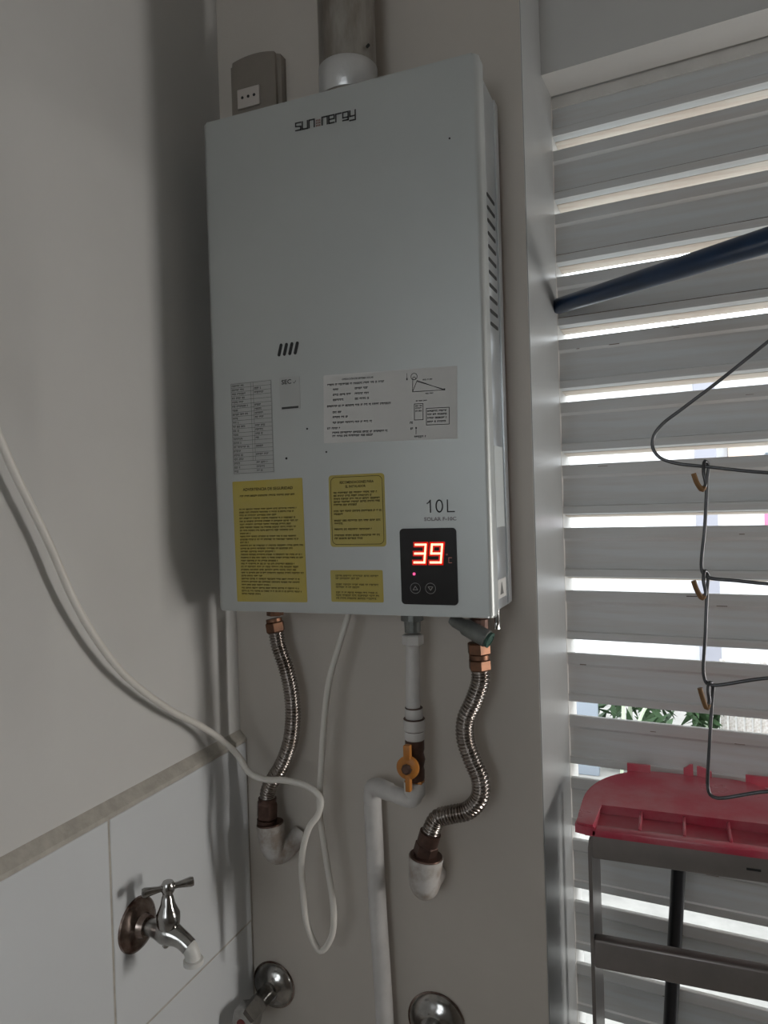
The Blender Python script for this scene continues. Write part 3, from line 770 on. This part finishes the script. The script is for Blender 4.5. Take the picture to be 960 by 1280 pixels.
# ================================================================== stop valves low on the back wall
def stop_valve(label, x, z, r, dot):
    t = thing('stop_valve', label, 'valve', (x, 0, z), 'chrome stop valves low on the back wall')
    bm = nb(); lathe(bm, [(r, 0), (r, .002), (r * .92, .006), (r * .70, .010), (r * .5, .013), (r * .44, .016)], (x, -.0004, z), (0, -1, 0), n=44); obj('wall_flange', bm, M_chrome, t)
    bm = nb(); lathe(bm, [(r * 1.05, -.0002), (r * 1.07, .0008), (r * .98, .0012)], (x, -.0004, z), (0, -1, 0), n=44); obj('stained_rim', bm, M_chrome_old, t)
    bm = nb(); lathe(bm, [(.0115, 0), (.0110, .030), (.0120, .032), (.0120, .044)], (x, -.010, z), (0, -1, 0), n=24); obj('spindle', bm, M_chrome, t)
    bm = nb(); lathe(bm, [(.0105, 0), (.0175, .004), (.0180, .026), (.0150, .030), (0, .0302)], (x, -.053, z), (0, -1, 0), n=6, ring0=.3); kn = obj('knob', bm, M_chrome, t, smooth=25)
    bm = nb(); lathe(bm, [(.0062, 0), (.0060, .0008), (0, .001)], (x, -.0832, z), (0, -1, 0), n=18); obj('colour_dot', bm, dot, kn)
stop_valve('chrome stop valve with a red dot in the corner below the white elbow', -.0040, -.5300, .0300, M_reddot)
stop_valve('chrome stop valve cut by the picture bottom, right of the gas pipe', .2300, -.5270, .0355, M_blue)

# ================================================================== blue pole
A = Vector((0.3749, 0.2080, 0.4002)); B = Vector((0.6062, -.1466, .3435)); PD = (B - A)
E_ = A + PD * ((XR - .012 - A.x) / PD.x)
bm = nb(); sweep(bm, [A + PD.normalized() * .004, A + PD * .3, B, E_], .0112, n=28)
po = thing('pole', 'glossy dark blue plastic pole leaning across the louvre window', 'pole', tuple(E_))
obj('tube', bm, M_blue, po, smooth=50)
bm = nb(); lathe(bm, [(.0118, 0), (.0122, .002), (.0122, .03), (.0114, .032)], E_ - PD.normalized() * .03, PD.normalized(), n=24); obj('end_cap', bm, M_blacktube, po)

# ================================================================== tiered wire hanger hung on the pole
HP = A + PD * 1.2; HH_ = Vector((-0.9994, 0.0345, 0)); HN = Vector((0.0345, 0.9994, 0))
def hp(s, z, d=0.0): return Vector((HP.x, HP.y, 0)) + HH_ * s + HN * d + Vector((0, 0, z))
hg = thing('tiered_hanger', 'grey wire hanger with hooked tiers hanging in front of the window', 'hanger', tuple(hp(0, -.14)))
WR = 0.00145
top_half = [(.0008, .2845), (.0558, .2428), (.0908, .2160), (.1213, .1940), (.1352, .1838), (.1423, .1743), (.1432, .1643), (.1378, .1560), (.1255, .1507), (.1043, .1470), (.0581, .1397)]
loop = top_half + [(0.0, .135)] + [(-s, z) for s, z in reversed(top_half)]
bm = nb(); sweep(bm, catmull([hp(s, z) for s, z in loop], .003), WR, n=10)
zc = HP.z
hook = [(0.0, .2845), (0.0, .296), (0.006, .303), (0.0155, .315), (0.0172, zc), (.012, zc + .0135), (0.0, zc + .0175), (-.012, zc + .0125), (-.0172, zc - .002), (-.0150, zc - .012)]
sweep(bm, catmull([hp(s, z) for s, z in hook], .002), WR * 1.15, n=10)
obj('top_bow', bm, M_wire, hg, smooth=60)
t2 = [(.1123, .1415), (.1095, .1329), (.1060, .1281), (.1035, .1320), (.1047, .1425), (.1036, .1512), (.1013, .1488), (.1022, .1358), (.1050, .0968), (.1082, .0654), (.1071, .0595), (.1030, .0562), (.0830, .0539), (.0602, .0517)]
t3 = [(.1145, .0541), (.1117, .0456), (.1082, .0398), (.1057, .0431), (.1070, .0542), (.1058, .0618), (.1035, .0588), (.1045, .0444), (.1065, .0116), (.1086, -.0246), (.1063, -.0310), (.1016, -.0320), (.0619, -.0235)]
t4 = [(.1118, -.0334), (.1096, -.0425), (.1068, -.0501), (.1049, -.0447), (.1057, -.0356), (.1045, -.0299), (.1022, -.0321), (.1031, -.0472), (.1057, -.0803), (.1078, -.1168), (.1062, -.1225), (.1014, -.1245), (.0640, -.1144)]
for pts, zmid in ((t2, .049), (t3, -.018), (t4, -.107)):
    n = len(pts); dep = [(-.0065, -.006, -.0045, -.0035, -.003, 0, .003, .003)[k] if k < 8 else 0 for k in range(n)]
    full = [hp(s, z, d) for (s, z), d in zip(pts, dep)]
    mir = [hp(-s, z, d) for (s, z), d in zip(pts, dep)]
    bm = nb(); sweep(bm, catmull(full + [hp(0, zmid)] + list(reversed(mir)), .002), WR, n=10)
    ti = obj('hook_tier', bm, M_wire, hg, smooth=60)
    for lst in (full, mir):
        bm = nb(); sweep(bm, catmull(lst[:3] + [lst[2] * .4 + lst[3] * .6], .0015), WR * 1.45, n=10); obj('rubber_tip', bm, M_ochre, ti, smooth=60)

# ================================================================== step ladder with red top
ld = thing('step_ladder', 'grey metal step ladder with red plastic top tray beside the window', 'ladder', (0.534, .05, FLOOR))
XC = 0.534; X0, X1 = 0.4085, 0.6595
ZT = -0.2500; YFt = -0.008; YBk = 0.196
def outline():
    o = [(X0 - .001, YFt + .004), (X0, YFt + .03)]
    n = 14
    for k in range(n + 1):                       # back-left rounded corner
        a = math.pi - (math.pi / 2) * k / n
        o.append((X0 + .085 + .085 * math.cos(a), YFt + .075 + (YBk - YFt - .083) * math.sin(a)))
    for k in range(n + 1):
        a = math.pi / 2 - (math.pi / 2) * k / n
        o.append((X1 - .085 + .085 * math.cos(a), YFt + .075 + (YBk - YFt - .083) * math.sin(a)))
    o += [(X1, YFt + .03), (X1 + .001, YFt + .004), (X1 - .012, YFt)]
    return o
NX0, NX1, NY0, NY1 = 0.4300, 0.6380, 0.0065, 0.0560
poly = outline() + [(NX1, YFt), (NX1, NY1), (NX0, NY1), (NX0, YFt), (X0 + .012, YFt)]
bm = nb(); prism(bm, poly, ZT - .012, ZT, 'xy')
for f in bm.faces: f.smooth = False
es = [e for e in bm.edges if e.verts[0].co.z > ZT - 1e-5 and e.verts[1].co.z > ZT - 1e-5]
bmesh.ops.bevel(bm, geom=es, offset=.002, segments=2, affect='EDGES')
tray = obj('top_tray', bm, M_red, ld, smooth=40); tray['label'] = 'red plastic top tray'
bm = nb(); box(bm, NX0 - .004, NX1 + .004, YFt, NY0, ZT - .0125, ZT - .0045, bev=.0015); obj('front_rim', bm, M_red, tray)
bm = nb(); box(bm, NX0 - .001, NX1 + .001, NY0 - .001, NY1 + .001, ZT - .0135, ZT - .0115); obj('slot_floor', bm, M_red, tray, smooth=0)
for x in (.4775, .5250, .5720, .6150):
    bm = nb(); box(bm, x - .0016, x + .0016, NY0 - .001, NY1 + .001, ZT - .012, ZT - .0030, bev=.0006); obj('rib', bm, M_red, tray)
bm = nb(); box(bm, X0 + .01, X1 - .01, YFt + .006, YFt + .010, ZT - .015, ZT - .0115); obj('lip', bm, M_red, tray)
for cx, w, h, sl in ((.4690, .030, .0100, 0), (.5315, .012, .0150, .006), (.5510, .018, .0135, -.006), (.6150, .030, .0095, 0)):
    yb = YBk - .004 - (.004 if abs(cx - XC) > .05 else 0)
    bm = nb(); pz = [(cx - w / 2, ZT - .004), (cx + w / 2, ZT - .004), (cx + w / 2, ZT + h - max(0, -sl)), (cx + w / 2 - .004, ZT + h - max(0, -sl) * .6), (cx - w / 2 + .004, ZT + h - max(0, sl) * .6), (cx - w / 2, ZT + h - max(0, sl))]
    prism(bm, pz, yb - .008, yb - .004); obj('clip', bm, M_red, tray, smooth=0)
# frame: flat rails joined by a rounded corner to the top bar
RX0, RX1 = 0.4205, 0.6475
def railpath():
    return [(RX0, FLOOR), (RX0, -.300)] 
for s, rx in ((1, RX0), (-1, RX1)):
    bm = nb(); poly = [(rx, FLOOR), (rx + s * .0042, FLOOR), (rx + s * .0042, -.290), (rx + s * .0075, -.280), (rx + s * .012, -.277), (rx + s * .012, -.2630), (rx + s * .006, -.2650), (rx + s * .0015, -.271), (rx, -.282)]
    prism(bm, poly, .002, .090); obj('side_rail', bm, M_alu, ld, smooth=0)
for z0, z1 in ((-.2925, -.2580), (-.4200, -.3860), (-.700, -.666), (-.985, -.951)):
    bm = nb(); box(bm, RX0 + .004, RX1 - .004, .000, .016, z0, z1, bev=.003, seg=3); obj('cross_bar', bm, M_alu, ld)
bm = nb(); box(bm, RX0 + .008, RX1 - .008, .010, .120, -.2690, -.2625); obj('top_plate', bm, M_alu, ld, smooth=0)
bm = nb(); box(bm, .5860, .6000, -.0006, .0004, -.2800, -.2775); obj('stamped_slot', bm, M_black, ld, smooth=0)
bm = nb(); sweep(bm, [Vector((.5215, .130, -.270)), Vector((.5163, .130, -.3554)), Vector((.5017, .130, -.5539)), Vector((.4480, .130, FLOOR))], .0088, n=20); obj('rear_leg', bm, M_blacktube, ld, smooth=50)

# ================================================================== outside, seen through the slats
bm = nb(); box(bm, -12, 14, 0.6, 26, FLOOR - .5, FLOOR - .35)
struct(obj('ground', bm, M_out_ground, smooth=0), 'pale ground outside beyond the louvre window', 'ground')
nbld = thing('house', 'pale neighbouring house seen through the slats', 'building', (1.0, 8.2, FLOOR - .35))
bm = nb(); box(bm, -6, 8, 7.6, 9.5, FLOOR - .35, 1.6); obj('wall', bm, M_out_wall, nbld, smooth=0)
bm = nb(); box(bm, .70, .90, 7.35, 7.62, FLOOR - .35, 1.6); obj('pillar', bm, M_out_post, nbld, smooth=0)
bm = nb(); box(bm, 1.02, 1.26, 7.5, 7.62, .2, 1.1); obj('beige_panel', bm, M_out_beige, nbld, smooth=0)
bm = nb(); box(bm, 1.36, 1.56, 7.5, 7.62, .45, .53); obj('window', bm, M_glass, nbld, smooth=0)
bm = nb(); box(bm, -6.2, 8.2, 7.2, 9.7, 1.6, 1.75); obj('roof_slab', bm, M_out_wall, nbld, smooth=0)
bm = nb(); box(bm, 1.30, 1.75, 7.1, 7.14, -.45, -.05, bev=.01); tag(obj('hanging_cloth', bm, M_out_pink), 'pink cloth hanging in front of the pale house', 'cloth')
bm = nb(); box(bm, -.55, .02, 3.95, 4.0, FLOOR - .35, -.95, bev=.01); tag(obj('blue_screen', bm, M_out_blue), 'pale blue panel standing in the garden outside', 'panel')
def shrub(name, label, c, n, sp, h, seed, stalks=0):
    rg = random.Random(seed); t = thing(name, label, 'plant', c, 'garden plants beyond the window')
    bm = nb()
    for k in range(n):
        a = rg.uniform(0, 6.283); r = sp * rg.random() ** .5; p = Vector(c) + Vector((math.cos(a) * r, math.sin(a) * r * .6, rg.uniform(.05, h)))
        d = Vector((rg.uniform(-1, 1), rg.uniform(-1, 1), rg.uniform(-.2, 1))).normalized() * rg.uniform(.05, .12); w = d.cross(Vector((rg.random(), rg.random(), rg.random()))).normalized() * .022
        bm.faces.new([bm.verts.new(q) for q in (p - d, p + w, p + d, p - w)])
    obj('foliage', bm, M_leaf, t, smooth=0)
    for k in range(stalks):
        x = -.05 + .10 * k
        bm = nb(); sweep(bm, catmull([Vector(c) + Vector((x, -.18, 0)), Vector(c) + Vector((x + .02, -.2, h * .6)), Vector(c) + Vector((x + .16 * k + .03, -.22, h * 1.05))], .03), .012, n=6); obj('stalk', bm, M_stalk, t)
    bm = nb(); lathe(bm, [(.02, 0), (.012, h * .7)], c, (0, 0, 1), n=7); obj('stem', bm, M_stalk, t)
shrub('garden_shrub', 'green leafy plant with pale stalks right of the pale blue panel', (.20, 4.2, FLOOR - .35), 260, .26, .62, 1, 2)
shrub('garden_shrub', 'small green plant standing by the grey fence outside', (.66, 4.4, FLOOR - .35), 160, .10, .55, 2)
fe = thing('picket_fence', 'weathered grey picket fence in the garden outside', 'fence', (1.2, 4.62, FLOOR - .35))
pk = None
for k in range(22):
    x = .78 + k * .05
    if pk is None:
        bm = nb(); box(bm, x - .019, x + .019, 4.60, 4.62, FLOOR - .35, -1.0, bev=.003, seg=1); pk = obj('picket', bm, M_pvc_dirty, fe, smooth=0); x00 = x
    else:
        o = bpy.data.objects.new('picket', pk.data); COL.objects.link(o); o.parent = fe; o.location = (x - x00, .004 * (k % 2), -.01 * ((k * 7) % 5))
bm = nb(); box(bm, .74, 1.9, 4.62, 4.65, -1.30, -1.24); obj('rail', bm, M_pvc_dirty, fe, smooth=0)

# tidy the helper property
for o in bpy.data.objects:
    if '_base' in o: del o['_base']
